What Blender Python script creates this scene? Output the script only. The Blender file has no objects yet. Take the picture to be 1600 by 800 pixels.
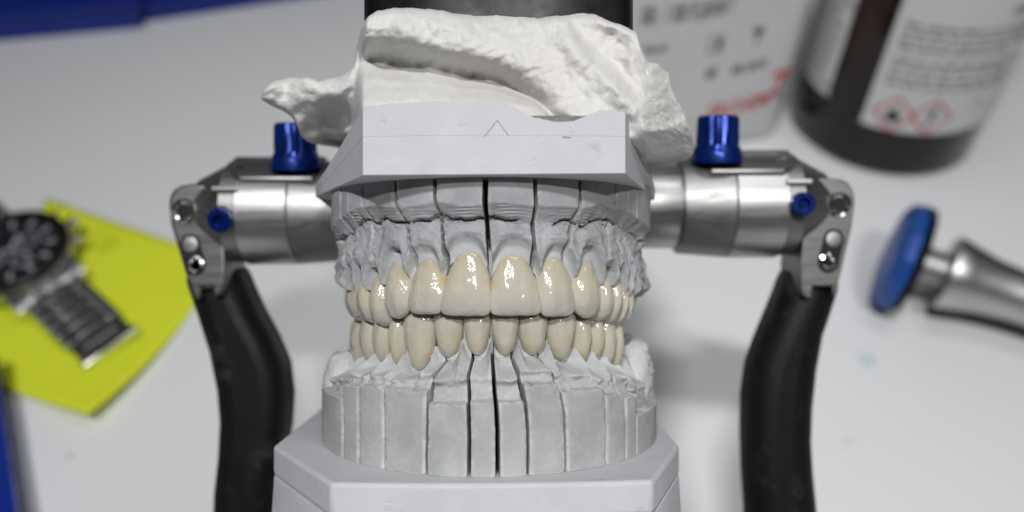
import bpy, bmesh, math, random
from mathutils import Vector, Matrix, noise
random.seed(7)
sc = bpy.context.scene
col = sc.collection
S = 0.001                       # everything below is measured in millimetres
F = 1300.0                      # focal length in pixels of a 1600 px wide frame
PITCH = math.radians(45); CP, SP = math.cos(PITCH), math.sin(PITCH)
H = 279.0                       # camera height above the desk

# ------------------------------------------------------------------ camera, light, exposure
cam = bpy.data.objects.new('camera', bpy.data.cameras.new('camera')); col.objects.link(cam)
sc.camera = cam
cam.location = (0, 0, H*S)
cam.rotation_euler = (math.radians(90) - PITCH, 0, 0)
cam.data.lens = 36.0*F/1600.0
cam.data.sensor_width = 36.0
cam.data.clip_start = 0.005; cam.data.clip_end = 50
cam.data.dof.use_dof = True
cam.data.dof.focus_distance = 0.147
cam.data.dof.aperture_fstop = 8.5
sc.view_settings.view_transform = 'Standard'; sc.view_settings.look = 'None'
sc.view_settings.exposure = 0.14; sc.view_settings.gamma = 1.0
sc.view_settings.use_curve_mapping = False
sc.cycles.use_denoising = True
sc.cycles.max_bounces = 8; sc.cycles.diffuse_bounces = 2; sc.cycles.transmission_bounces = 8; sc.cycles.transparent_max_bounces = 8
sc.cycles.caustics_reflective = False; sc.cycles.caustics_refractive = False
sc.cycles.sample_clamp_indirect = 6.0

wd = bpy.data.worlds.new('World'); sc.world = wd; wd.use_nodes = True
wd.node_tree.nodes['Background'].inputs[0].default_value = (0.60, 0.63, 0.68, 1)
wd.node_tree.nodes['Background'].inputs[1].default_value = 0.03

def A2W(x, d, z):               # frame of the leaning articulator (right, away, up) -> world, mm
    return Vector((x, d*CP + z*SP, H - d*SP + z*CP))
R_A = Matrix(((1, 0, 0), (0, CP, SP), (0, -SP, CP)))

def lamp(name, a, target, sx, sy, power, colr, spread=180):
    l = bpy.data.lights.new(name, 'AREA'); l.shape = 'RECTANGLE'; l.size = sx*S; l.size_y = sy*S
    l.energy = power; l.color = colr; l.spread = math.radians(spread)
    o = bpy.data.objects.new(name, l); col.objects.link(o)
    p = A2W(*a)*S; t = A2W(*target)*S
    o.location = p; o.rotation_euler = (t - p).to_track_quat('-Z', 'Y').to_euler()
    return o
lamp('bench_lamp', (170, -800, 268), (85, 240, -105), 130, 36, 1.12, (1.0, 0.985, 0.96), 108)
lamp('second_bench_lamp', (-130, -740, 430), (70, 240, -105), 130, 36, 1.86, (0.98, 0.985, 1.0), 108)
lamp('ceiling_lamp', (230, -280, 620), (150, 220, -120), 380, 150, 0.95, (0.97, 0.985, 1.0))

# ------------------------------------------------------------------ coordinates and mesh helpers
def P(px, py, d):               # a pixel of the photograph at depth d -> articulator frame, mm
    return Vector(((px - 800)/F*d, d, (400 - py)/F*d))
def desk_pt(px, py, h=0.0):     # where the ray through a pixel meets height h above the desk, world mm
    k = (400 - py)/F
    z = (H - h)/(SP - k*CP)
    return Vector(((px - 800)/F*z, z*CP + k*z*SP, h))
def ray(px, py):
    k = (400 - py)/F
    return Vector(((px - 800)/F, CP + k*SP, -SP + k*CP))
def lerp(a, b, t): return a + (b - a)*t
def sst(a, b, x):
    t = min(1, max(0, (x - a)/(b - a))); return t*t*(3 - 2*t)
def tab(table, x):              # piecewise linear table
    if x <= table[0][0]: return table[0][1]
    for (x0, y0), (x1, y1) in zip(table, table[1:]):
        if x <= x1: return y0 + (y1 - y0)*(x - x0)/(x1 - x0)
    return table[-1][1]
def stab(table, x):             # the same, eased (Catmull-Rom)
    if x <= table[0][0]: return table[0][1]
    n = len(table)
    for i in range(n - 1):
        x0, y0 = table[i]; x1, y1 = table[i + 1]
        if x <= x1:
            t = (x - x0)/(x1 - x0)
            ma = (y1 - table[max(i - 1, 0)][1])/max(1e-6, x1 - table[max(i - 1, 0)][0])*(x1 - x0)
            mb = (table[min(i + 2, n - 1)][1] - y0)/max(1e-6, table[min(i + 2, n - 1)][0] - x0)*(x1 - x0)
            return (2*t**3 - 3*t*t + 1)*y0 + (t**3 - 2*t*t + t)*ma + (-2*t**3 + 3*t*t)*y1 + (t**3 - t*t)*mb
    return table[-1][1]
def nz(x, y=0, z=0, f=1.0, seed=0):
    return noise.noise(Vector((x*f + seed*13.7, y*f - seed*7.1, z*f + seed*3.3)))
def fbm(x, y=0, z=0, f=1.0, seed=0, o=4):
    v = 0; a = 1
    for i in range(o):
        v += a*nz(x, y, z, f, seed + i); f *= 2.03; a *= .5
    return v

class MB:
    def __init__(s): s.v = []; s.f = []; s.attr = {}
    def add(s, vs, fs):
        o = len(s.v); s.v += [Vector(v) for v in vs]; s.f += [tuple(i + o for i in f) for f in fs]; return o
    def loft(s, rings, closed=True, caps=True):
        n = len(rings[0]); o = len(s.v)
        for r in rings: s.v += [Vector(p) for p in r]
        m = n if closed else n - 1
        for i in range(len(rings) - 1):
            for j in range(m):
                a = o + i*n + j; b = o + i*n + (j + 1) % n
                s.f.append((a, b, b + n, a + n))
        if caps and closed:
            s.f.append(tuple(o + j for j in range(n))[::-1])
            s.f.append(tuple(o + (len(rings) - 1)*n + j for j in range(n)))
    def box(s, c, size, rot=None):
        c = Vector(c); h = Vector(size)/2
        vs = [Vector((x*h.x, y*h.y, z*h.z)) for x in (-1, 1) for y in (-1, 1) for z in (-1, 1)]
        if rot is not None: vs = [rot @ v for v in vs]
        s.add([v + c for v in vs], [(0, 1, 3, 2), (4, 6, 7, 5), (0, 4, 5, 1), (2, 3, 7, 6), (0, 2, 6, 4), (1, 5, 7, 3)])
    def lathe(s, c, axis, prof, n=32, ref=None, caps=True):   # prof: (distance along axis, radius)
        a = Vector(axis).normalized()
        r = Vector(ref) if ref is not None else (Vector((0, 0, 1)) if abs(a.z) < .9 else Vector((1, 0, 0)))
        u = (r - a*r.dot(a)).normalized(); w = a.cross(u); c = Vector(c)
        s.loft([[c + a*h + (u*math.cos(2*math.pi*j/n) + w*math.sin(2*math.pi*j/n))*max(q, .001) for j in range(n)] for h, q in prof], caps=caps)
    def prism(s, pts, off):     # polygon of 3D points swept by a vector
        off = Vector(off); n = len(pts)
        s.loft([[Vector(p) for p in pts], [Vector(p) + off for p in pts]])
    def tube(s, pts, r, n=8):
        pts = [Vector(p) for p in pts]; rings = []
        for i, p in enumerate(pts):
            t = (pts[min(i + 1, len(pts) - 1)] - pts[max(i - 1, 0)]).normalized()
            u = t.orthogonal().normalized() if i == 0 else (u - t*u.dot(t)).normalized()
            w = t.cross(u)
            rings.append([p + (u*math.cos(2*math.pi*j/n) + w*math.sin(2*math.pi*j/n))*r for j in range(n)])
        s.loft(rings)
    def build(s, name, mat, parent=None, org=(0, 0, 0), smooth=None, bevel=0, seg=2, sub=0):
        org = Vector(org)
        me = bpy.data.meshes.new(name)
        me.from_pydata([tuple((v - org)*S) for v in s.v], [], s.f)
        for k, vals in s.attr.items():
            at = me.attributes.new(k, 'FLOAT', 'POINT'); at.data.foreach_set('value', vals)
        bm = bmesh.new(); bm.from_mesh(me); bmesh.ops.recalc_face_normals(bm, faces=bm.faces[:]); bm.to_mesh(me); bm.free()
        me.materials.append(mat)
        o = bpy.data.objects.new(name, me); col.objects.link(o)
        if parent is not None: o.parent = parent
        if bevel:
            m = o.modifiers.new('bevel', 'BEVEL'); m.width = bevel*S; m.segments = seg; m.limit_method = 'ANGLE'; m.angle_limit = math.radians(35)
        if sub:
            m = o.modifiers.new('sub', 'SUBSURF'); m.levels = sub; m.render_levels = sub
        if smooth is not None:
            me.polygons.foreach_set('use_smooth', [True]*len(me.polygons))
            if smooth < 180: me.set_sharp_from_angle(angle=math.radians(smooth))
        return o

def tag(o, label=None, cat=None, group=None, kind=None):
    for k, v in (('label', label), ('category', cat), ('group', group), ('kind', kind)):
        if v: o[k] = v
    return o
def root_a(name, org, label, cat, group=None):     # an Empty in the leaning frame of the articulator
    o = bpy.data.objects.new(name, None); col.objects.link(o); o.empty_display_size = .01
    o.matrix_world = Matrix.Translation(A2W(*org)*S) @ R_A.to_4x4()
    return tag(o, label, cat, group)
def root_d(name, loc, rz, label, cat, group=None): # an Empty standing on the desk
    o = bpy.data.objects.new(name, None); col.objects.link(o); o.empty_display_size = .01
    o.matrix_world = Matrix.Translation(Vector(loc)*S) @ Matrix.Rotation(rz, 4, 'Z')
    return tag(o, label, cat, group)

# ------------------------------------------------------------------ materials
class N:
    def __init__(s, name):
        s.m = bpy.data.materials.new(name); s.m.use_nodes = True; s.t = s.m.node_tree
        s.b = s.t.nodes['Principled BSDF']
        s.tc = s.t.nodes.new('ShaderNodeTexCoord')
    def n(s, typ, **kw):
        x = s.t.nodes.new(typ)
        for k, v in kw.items(): setattr(x, k, v)
        return x
    def l(s, a, b): s.t.links.new(a, b)
    def mapping(s, scale=(1, 1, 1), src='Object'):
        mp = s.n('ShaderNodeMapping'); mp.inputs['Scale'].default_value = scale; s.l(s.tc.outputs[src], mp.inputs[0]); return mp.outputs[0]
    def noise(s, scale, detail=4, rough=.55, vec=None, dist=0):
        x = s.n('ShaderNodeTexNoise'); x.inputs['Scale'].default_value = scale; x.inputs['Detail'].default_value = detail
        x.inputs['Roughness'].default_value = rough; x.inputs['Distortion'].default_value = dist
        s.l(vec if vec is not None else s.tc.outputs['Object'], x.inputs['Vector']); return x.outputs['Fac']
    def ramp(s, fac, stops):
        r = s.n('ShaderNodeValToRGB'); e = r.color_ramp.elements
        while len(e) < len(stops): e.new(.5)
        for i, (p, c) in enumerate(stops):
            e[i].position = p; e[i].color = (c, c, c, 1) if isinstance(c, (int, float)) else (*c, 1)
        s.l(fac, r.inputs[0]); return r.outputs[0]
    def mix(s, fac, a, b, blend='MIX'):
        x = s.n('ShaderNodeMix', data_type='RGBA', blend_type=blend)
        if isinstance(fac, (int, float)): x.inputs[0].default_value = fac
        else: s.l(fac, x.inputs[0])
        for i, c in ((6, a), (7, b)):
            if isinstance(c, tuple): x.inputs[i].default_value = (*c, 1)
            else: s.l(c, x.inputs[i])
        return x.outputs[2]
    def math(s, op, a, b=None):
        x = s.n('ShaderNodeMath', operation=op)
        for i, c in ((0, a), (1, b)):
            if c is None: continue
            if isinstance(c, (int, float)): x.inputs[i].default_value = c
            else: s.l(c, x.inputs[i])
        return x.outputs[0]
    def bump(s, h, strength, dist):
        b = s.n('ShaderNodeBump'); b.inputs['Strength'].default_value = strength; b.inputs['Distance'].default_value = dist*S
        s.l(h, b.inputs['Height'])
        prev = s.b.inputs['Normal'].links
        if prev: s.l(prev[0].from_socket, b.inputs['Normal'])
        s.l(b.outputs[0], s.b.inputs['Normal'])
    def set(s, **kw):
        for k, v in kw.items():
            i = s.b.inputs[k.replace('_', ' ')]
            if isinstance(v, tuple): i.default_value = (*v, 1) if len(v) == 3 and i.type == 'RGBA' else v
            elif isinstance(v, (int, float)): i.default_value = v
            else: s.l(v, i)
        return s

def stone(name, c, dust=.5, dustc=(.62, .62, .61), vary=.16, rough=.8, saw=.5, smudge=0):
    m = N(name)
    a = m.noise(120, 5, .6); b = m.noise(900, 4, .6)
    lo = tuple(x*(1 - vary) for x in c); hi = tuple(min(1, x*(1 + vary)) for x in c)
    base = m.mix(m.ramp(a, [(.3, 0), (.7, 1)]), lo, hi)
    geo = m.n('ShaderNodeNewGeometry')
    edge = m.ramp(geo.outputs['Pointiness'], [(.51, 0), (.55, 1)])
    patch = m.ramp(m.noise(260, 6, .7), [(.5, 0), (.66, 1)])
    f = m.math('MULTIPLY', m.math('MAXIMUM', m.math('MULTIPLY', edge, m.ramp(m.noise(420, 5, .7), [(.42, 0), (.62, 1)])), m.math('MULTIPLY', patch, .35)), dust)
    ca = m.n('ShaderNodeAttribute', attribute_name='collar').outputs['Fac']
    base = m.mix(m.math('MULTIPLY', ca, .6), base, (.56, .57, .58))
    m.set(Base_Color=m.mix(f, base, dustc), Roughness=rough)
    if smudge:
        sm = m.ramp(m.noise(75, 6, .7, dist=.4), [(.64, 0), (.73, 1)])
        old = m.b.inputs['Base Color'].links[0].from_socket
        m.l(m.mix(m.math('MULTIPLY', sm, smudge), old, (.30, .29, .28)), m.b.inputs['Base Color'])
        m.bump(m.ramp(m.noise(180, 4, .7), [(.28, 0), (.36, 1)]), .5, .25)
    m.b.inputs['Specular IOR Level'].default_value = .25
    m.bump(m.noise(1, 4, .6, vec=m.mapping((1500, 1500, 130))), .7*saw, .14)
    m.bump(b, .4, .1)
    return m.m
def plain(name, c, rough=.5, metal=0, vary=0.0, scale=200, bump=0, bd=.05, spec=.5, coat=0):
    m = N(name)
    if vary:
        a = m.noise(scale, 4, .6)
        m.set(Base_Color=m.mix(a, tuple(x*(1 - vary) for x in c), tuple(min(1, x*(1 + vary)) for x in c)))
        m.set(Roughness=m.ramp(m.noise(scale*2.3, 3), [(.3, max(0, rough - .12)), (.7, min(1, rough + .12))]))
    else: m.set(Base_Color=c, Roughness=rough)
    m.set(Metallic=metal); m.b.inputs['Specular IOR Level'].default_value = spec; m.b.inputs['Coat Weight'].default_value = coat
    if bump: m.bump(m.noise(scale*6, 4, .65), bump, bd)
    return m.m

M = {}
M['die_up'] = stone('grey_die_stone', (.355, .362, .375), .5)
M['die_low'] = stone('light_grey_die_stone', (.41, .42, .415), .75)
M['stump'] = stone('pale_die_stone', (.58, .585, .58), .5, saw=.1)
M['plate'] = stone('pale_plate_stone', (.58, .59, .61), .12, (.8, .8, .8), .05, .62, .08, .45)
M['gyps'] = None
def gypsum():
    m = N('white_mounting_gypsum')
    a = m.noise(70, 5, .6); big = m.noise(25, 3, .5)
    c = m.mix(a, (.64, .628, .61), (.74, .73, .712))
    c = m.mix(m.math('MULTIPLY', m.ramp(big, [(.5, 0), (.75, 1)]), .35), c, (.60, .56, .49))
    m.set(Base_Color=c, Roughness=.85); m.b.inputs['Specular IOR Level'].default_value = .2
    m.bump(m.noise(300, 6, .65), .45, .35)
    m.bump(m.ramp(m.noise(700, 2, .5), [(.66, 1), (.74, 0)]), .5, .2)
    return m.m
M['gyps'] = gypsum()
def ceramic():
    m = N('tooth_ceramic')
    t = m.n('ShaderNodeAttribute', attribute_name='along').outputs['Fac']
    pr = m.n('ShaderNodeAttribute', attribute_name='prox').outputs['Fac']
    body = m.ramp(t, [(0.0, (.46, .40, .275)), (.25, (.53, .485, .37)), (.6, (.545, .51, .41)), (.85, (.475, .46, .395)), (.95, (.455, .445, .39)), (1.0, (.56, .545, .48))])
    oi = m.n('ShaderNodeObjectInfo')
    cl = m.ramp(m.noise(330, 3, .5), [(.35, 0), (.7, 1)])
    body = m.mix(m.math('MULTIPLY', cl, .35), body, (.58, .55, .48))
    st = m.math('MULTIPLY', m.ramp(pr, [(.72, 0), (.95, 1)]), m.ramp(t, [(.12, 0), (.25, 1), (.42, 1), (.6, 0)]))
    st = m.math('MULTIPLY', st, m.ramp(m.noise(150, 2), [(.52, 0), (.66, 1)]))
    body = m.mix(m.math('MULTIPLY', st, .6), body, (.58, .36, .09))
    m.set(Base_Color=body, Roughness=.09)
    m.b.inputs['Subsurface Weight'].default_value = .22
    m.b.inputs['Subsurface Radius'].default_value = (1.0, .75, .5); m.b.inputs['Subsurface Scale'].default_value = .0011
    m.b.inputs['Coat Weight'].default_value = .35; m.b.inputs['Coat Roughness'].default_value = .06
    m.bump(m.noise(1, 3, .5, vec=m.mapping((620, 620, 520))), .85, .28)
    m.bump(m.noise(1100, 2, .5), .28, .12)
    return m.m
M['tooth'] = ceramic()
def brushed(name, c, rough, sc3=(60, 2500, 2500), amt=.25):
    m = N(name)
    g = m.noise(1, 3, .6, vec=m.mapping(sc3))
    m.set(Base_Color=m.mix(m.noise(90, 4), tuple(x*.92 for x in c), c), Metallic=1.0,
          Roughness=m.ramp(g, [(.3, max(.02, rough - .1)), (.7, rough + .1)]))
    m.bump(g, amt, .03)
    return m.m
M['steel'] = brushed('satin_steel', (.56, .555, .55), .40)
M['steel_d'] = brushed('matte_grey_metal', (.36, .355, .35), .48)
M['bracket'] = brushed('dark_satin_bracket', (.24, .237, .235), .40)
M['chrome'] = plain('polished_steel', (.75, .75, .76), .14, 1, .05)
M['bright'] = plain('bright_satin_steel', (.82, .82, .82), .24, 1, .04)
M['blue_m'] = plain('blue_anodised_metal', (.004, .024, .185), .30, .55, .1, 120)
M['blue_p'] = plain('blue_plastic', (.008, .028, .26), .38, 0, .12, 40, spec=.4)
M['blue_k'] = plain('blue_enamel', (.010, .075, .33), .46, .2, .25, 60)
M['black'] = plain('black_coated_metal', (.005, .005, .0055), .52, 0, .5, 90, .25, .1, .16)
def scuffed():
    m = N('scuffed_black_metal')
    sc_ = m.ramp(m.noise(60, 7, .75), [(.56, 0), (.8, 1)]); ds = m.ramp(m.noise(900, 3, .7), [(.62, 0), (.75, 1)])
    f_ = m.math('MAXIMUM', m.math('MULTIPLY', sc_, .10), m.math('MULTIPLY', m.math('MULTIPLY', ds, m.ramp(m.noise(35, 3), [(.5, 0), (.7, 1)])), .12))
    m.set(Base_Color=m.mix(f_, (.006, .006, .0065), (.5, .5, .48)), Roughness=m.ramp(m.noise(70, 5), [(.3, .42), (.7, .62)]))
    m.b.inputs['Specular IOR Level'].default_value = .2
    m.bump(m.noise(500, 4, .65), .3, .12)
    return m.m
M['arm'] = scuffed()
M['black_g'] = plain('black_plastic', (.007, .007, .008), .36, 0, .2, 50, .15, .1, .25)
M['dark'] = plain('dark_hole', (.01, .01, .01), .8)
M['ink'] = plain('black_ink', (.045, .045, .055), .7)
M['grey_ink'] = plain('grey_ink', (.15, .15, .16), .7)
M['red'] = plain('red_ink', (.55, .05, .06), .6)
M['paper'] = plain('label_paper', (.66, .66, .66), .6, 0, .04, 30)
M['plastic_w'] = plain('white_plastic', (.64, .63, .63), .42, 0, .03, 20)
M['lime'] = plain('lime_paper', (.78, .86, .03), .75, 0, .07, 25, .15, .1)
M['pencil'] = plain('pencil', (.34, .40, .03), .8)
M['dial'] = plain('watch_dial', (.012, .014, .017), .45, 0, .2, 300)
M['silver_p'] = plain('silver_print', (.42, .43, .45), .5, .1)
M['link'] = brushed('dark_brushed_steel', (.48, .47, .46), .34, (300, 300, 300), .1)

# ------------------------------------------------------------------ the desk
def desk_mat():
    m = N('white_desk_laminate')
    c = m.mix(m.noise(6, 5, .6), (.79, .80, .81), (.84, .845, .85))
    def spot(c, px, py, r, colr, k):
        p = desk_pt(px, py)*S
        d = m.n('ShaderNodeVectorMath', operation='DISTANCE'); m.l(m.tc.outputs['Object'], d.inputs[0]); d.inputs[1].default_value = p
        w = m.math('ADD', d.outputs['Value'], m.math('MULTIPLY', m.math('SUBTRACT', m.noise(330, 4), .5), r*S*2.2))
        return m.mix(m.math('MULTIPLY', m.ramp(m.math('DIVIDE', w, r*S), [(.35, 1), (1.0, 0)]), k), c, colr)
    c = spot(c, 1357, 562, 4.0, (.28, .55, .66), .55)
    c = spot(c, 1345, 556, 2.2, (.28, .55, .66), .4)
    c = spot(c, 110, 712, 2.0, (.42, .30, .28), .6)
    c = spot(c, 1322, 690, 2.6, (.45, .45, .45), .3)
    c = spot(c, 1240, 610, 2.0, (.45, .45, .45), .3)
    c = m.mix(m.math('MULTIPLY', m.ramp(m.noise(55, 6, .7), [(.60, 0), (.8, 1)]), .12), c, (.45, .45, .46))
    m.set(Base_Color=c, Roughness=m.ramp(m.noise(14, 4), [(.3, .32), (.7, .46)]))
    m.b.inputs['Specular IOR Level'].default_value = .35
    return m.m
mb = MB(); mb.box((0, 500, -15), (2600, 2200, 30))
tag(mb.build('desk', desk_mat(), bevel=2), 'white laminate desk top under everything', kind='structure')

# ------------------------------------------------------------------ arches
class Arch:
    def __init__(s, x0, front, a, b): s.x0, s.a, s.b, s.c = x0, a, b, front + b
    def p(s, th, off=0.0):
        x = s.x0 + s.a*math.sin(th); d = s.c - s.b*math.cos(th)
        if abs(th) > math.pi/2:                   # straight on behind the widest place
            x = s.x0 + math.copysign(s.a, th); d = s.c + (abs(th) - math.pi/2)*s.b
            return Vector((x + off*(1 if th > 0 else -1), d))
        n = Vector((s.b*math.sin(th), -s.a*math.cos(th))).normalized()
        return Vector((x, d)) + n*off
    def nrm(s, th):
        if abs(th) > math.pi/2: return Vector((math.copysign(1, th), 0))
        return Vector((s.b*math.sin(th), -s.a*math.cos(th))).normalized()
    def speed(s, th):
        if abs(th) > math.pi/2: return s.b
        return math.hypot(s.a*math.cos(th), s.b*math.sin(th))
    def th_of(s, px, off=0.0):                    # the angle whose point shows at this column
        return min((abs(800 + F*s.p(q*.004, off).x/s.p(q*.004, off).y - px), q*.004) for q in range(-392, 393))[1]

UB = Arch(-4.2, 139.4, 32.6, 34.0)      # outer face of the upper die blocks
UT = Arch(-4.0, 140.2, 30.5, 35.0)      # facial side of the upper teeth
LB = Arch(-4.6, 138.0, 34.6, 38.0)
LT = Arch(-4.0, 143.4, 30.4, 36.5)

# ------------------------------------------------------------------ teeth
PROF = {   # width, facial bulge (outward, mm), thickness for rows from neck (0) to edge (1)
 'central': ([(0, .38), (.025, .48), (.10, .59), (.2, .69), (.42, .87), (.62, .95), (.8, 1.0), (.9, .985), (.955, .93), (.985, .83), (1, .66)],
             [(0, -1.5), (.06, -1.0), (.2, -.62), (.42, -.22), (.62, .08), (.8, .12), (.9, 0), (.96, -.22), (1, -.7)],
             [(0, 5.6), (.3, 5.6), (.6, 4.2), (.85, 2.6), (.96, 1.9), (1, .8)], 2.7),
 'lateral': ([(0, .36), (.025, .48), (.10, .62), (.22, .82), (.37, .95), (.6, 1.0), (.8, .98), (.9, .91), (.955, .82), (.985, .7), (1, .5)],
             [(0, -1.5), (.06, -1.0), (.2, -.6), (.42, -.2), (.62, .05), (.8, .05), (.9, -.08), (.96, -.3), (1, -.8)],
             [(0, 5.2), (.3, 5.2), (.6, 4.0), (.85, 2.5), (.96, 1.8), (1, .8)], 2.5),
 'canine': ([(0, .4), (.025, .54), (.10, .70), (.22, .89), (.4, 1.0), (.6, 1.0), (.76, .92), (.88, .70), (.96, .42), (1, .2)],
            [(0, -1.5), (.06, -.95), (.2, -.4), (.42, .1), (.6, .2), (.75, .05), (.88, -.4), (.96, -.8), (1, -1.4)],
            [(0, 6.4), (.3, 6.6), (.6, 5.4), (.85, 3.2), (.96, 2.0), (1, .8)], 2.2),
 'molar': ([(0, .52), (.05, .68), (.14, .80), (.3, .92), (.5, 1.0), (.7, 1.0), (.84, .90), (.93, .7), (.98, .48), (1, .3)],
           [(0, -1.3), (.06, -.8), (.2, -.2), (.42, .2), (.65, .0), (.84, -.7), (.93, -1.4), (1, -2.4)],
           [(0, 7.5), (.3, 8.6), (.6, 8.6), (.85, 7.2), (.96, 5.4), (1, 3.6)], 2.3),
 'lower_canine': ([(0, .24), (.04, .40), (.12, .57), (.3, .79), (.5, .93), (.7, 1.0), (.85, .92), (.94, .7), (1, .35)],
           [(0, -1.5), (.06, -.95), (.2, -.35), (.42, .1), (.6, .2), (.75, .05), (.88, -.4), (.96, -.8), (1, -1.4)],
           [(0, 5.2), (.3, 5.6), (.6, 5.0), (.85, 3.2), (.96, 2.0), (1, .8)], 2.2),
 'lower': ([(0, .26), (.04, .46), (.12, .64), (.3, .79), (.5, .88), (.72, .95), (.88, 1.0), (.95, .98), (1, .9)],
           [(0, -1.4), (.06, -.9), (.2, -.2), (.42, .1), (.65, .1), (.88, -.3), (.96, -.5), (1, -.9)],
           [(0, 4.8), (.3, 5.0), (.6, 4.0), (.85, 2.4), (.96, 1.7), (1, .8)], 2.3),
}
def tooth(arch, tha, thb, zn, zt, kind, parent, org, push=0.0, lean=0.0, wk=1.0, seed=0, slant=0.0):
    wt, bt, kt, ex = PROF[kind]
    a, b = arch.p(tha), arch.p(thb)
    th = (tha + thb)/2; c = arch.p(th, push)
    u = (b - a).normalized(); v = Vector((u.y, -u.x))
    if v.dot(arch.nrm(th)) < 0: v = -v
    W = (b - a).length*wk
    mb = MB(); al = []; pr = []; rings = []
    T = [0, .015, .04, .07, .11] + [.16 + .05*i for i in range(15)] + [.89, .92, .945, .965, .98, .992, 1]
    n = 36
    sg = 1 if zt < zn else -1
    for t in T:
        w = stab(wt, t)*W/2; f = stab(bt, t); k = stab(kt, t)
        ring = []
        for j in range(n):
            ph = 2*math.pi*j/n; s_, c_ = math.sin(ph), math.cos(ph)
            uu = w*math.copysign(abs(s_)**(2/ex), s_); cc = math.copysign(abs(c_)**(2/(ex if c_ > 0 else 2)), c_)
            vv = f - k/2 + k/2*cc
            fac = max(0, cc)
            q = uu/max(.1, W/2)
            vv += fac*(-.10*math.cos(q*2.6*math.pi)*sst(.15, .6, t) + .12*nz(q*2, t*3, seed, 1, seed) + .10*nz(q*4.5, t*5.5, seed, 1, seed + 3) - .35*q*q)
            z = lerp(zn, zt, t) + slant*q*(1 - t)**1.5 - sg*.35*q*q*(1 - t) + sg*.10*nz(q*3, 0, 0, 1, seed + 5)*sst(.85, 1, t)
            xy = c + u*(uu + lean*(t - .5)) + v*vv
            ring.append((xy.x, xy.y, z)); al.append(t); pr.append(abs(q)/max(.2, stab(wt, t)))
        rings.append(ring)
    mb.loft(rings); mb.attr = {'along': al, 'prox': pr}
    return mb.build('tooth', M['tooth'], parent, org, smooth=180)

def segment(arch, ca, cb, ztop, zbot, off, fold, parent, org, mat, gap=(.5, .5), rows=70, seed=0, fold_in=5.0, deep=11.0, collar=None, shift=0.0, twist=0.0):
    """one sawn die: ca(q), cb(q) give the cut angles for q = 0 (first row) .. 1; zbot may vary along the arch"""
    rings = []; att = []
    nc = max(6, int(arch.speed((ca(.5) + cb(.5))/2)*abs(cb(.5) - ca(.5))/.42))
    def ring(q, extra, zf):
        a, b = ca(q) + gap[0]/2/arch.speed(ca(q)), cb(q) - gap[1]/2/arch.speed(cb(q))
        pts = []; cvals = []
        for k in range(nc + 1):
            th = lerp(a, b, k/nc)
            z = zf(th, q)
            e = min(k, nc - k)/nc*arch.speed(th)*(b - a)
            o = off(th, z, q) + shift + twist*(k/nc - .5) - .20*math.exp(-(e/.2)**2)*(1 + .9*nz(z, k, seed, 1.1)) - extra
            p = arch.p(th, o); pts.append((p.x, p.y, z)); cvals.append(collar(th, z) if collar else 0.0)
        pa, pb = arch.p(a, -deep), arch.p(b, -deep)
        za, zb = pts[0][2], pts[-1][2]; att.extend([0.0] + cvals + [0.0])
        return [(pa.x, pa.y, za)] + pts + [(pb.x, pb.y, zb)]
    zf = lambda th, q: lerp(ztop(th), zbot(th), q)
    for i in range(rows + 1): rings.append(ring(i/rows, 0, zf))
    if fold:
        for k in (.25, .8, 2.0, fold_in): rings.append(ring(1.0, k, lambda th, q: zf(th, 1) - fold*.25*min(k, 1.2)))
    mb = MB(); mb.loft(rings); mb.attr = {'collar': att}
    return mb.build('die_segment', mat, parent, org, smooth=38)

# ------------------------------------------------------------------ upper cast
ORG_U = (-4, 170, 14)
up = root_a('upper_dental_cast', ORG_U, 'grey upper jaw cast with sawn dies and ivory crowns under the white plaster', 'dental cast')
# plate: underside outline, its front and flanks; the top edge of the front is ground unevenly
top_edge = [(567, 167), (600, 163), (650, 160), (700, 158), (745, 158), (780, 160), (800, 166), (820, 178), (840, 186), (870, 191), (895, 190), (915, 182), (935, 173), (955, 172), (979, 176)]
def plate_front(px): return P(px, 273.5 - 3*(px - 567)/410, 136.3 - .0006*(px - 567)*(977 - px)*.02)
mb = MB()
def upper_plate():
    bl = P(492, 307, 174); br = P(1023, 311, 174)
    cols = []
    q = [(bl.x + .8, 200, bl.z - .6, 14.5), (bl.x, 176, bl.z, bl.z + 2.2), (bl.x + .25, 173.6, bl.z, bl.z + 2.6)]
    q = [(bl.x + 1.5, 205, bl.z - .8, bl.z + 4)] + q[1:]
    fl = plate_front(567); fr = plate_front(977)
    ztl = P(567, 167, 136.3).z; ztr = P(979, 176, 136.3).z
    for t in (.25, .5, .75, .92):
        x = lerp(bl.x, fl.x, t); d = lerp(174, 136.6, t); q.append((x, d, lerp(bl.z, fl.z, t), lerp(bl.z + 2.4, ztl, t**1.15)))
    for i in range(42):
        px = 567 + i*10; p = plate_front(min(px, 977)); zt = P(px, tab(top_edge, px) + .8*nz(px, 0, 0, .05), 136.3).z
        q.append((p.x, p.y, p.z, zt))
        if px >= 977: break
    for t in (.08, .25, .5, .75, 1.0):
        x = lerp(fr.x, br.x, t); d = lerp(136.6, 174, t)
        q.append((x, d, lerp(fr.z, br.z, t), lerp(br.z + 2.4, ztr, (1 - t)**.62)))
    q.append((br.x - 1.5, 205, br.z - .8, br.z + 4))
    return q
q = upper_plate()
lowr = [(x, d, z0) for x, d, z0, z1 in q]; upr = [(x, d, z1) for x, d, z0, z1 in q]
def seam_z(d): return 19.55 - (d - 136)*.17
mid1 = [(x, d, min(seam_z(d), lerp(z0, z1, .8)) - .08) for x, d, z0, z1 in q]
mid2 = [(x, d, min(seam_z(d), lerp(z0, z1, .8)) + .08) for x, d, z0, z1 in q]
cen = Vector((-4, 175))
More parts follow.
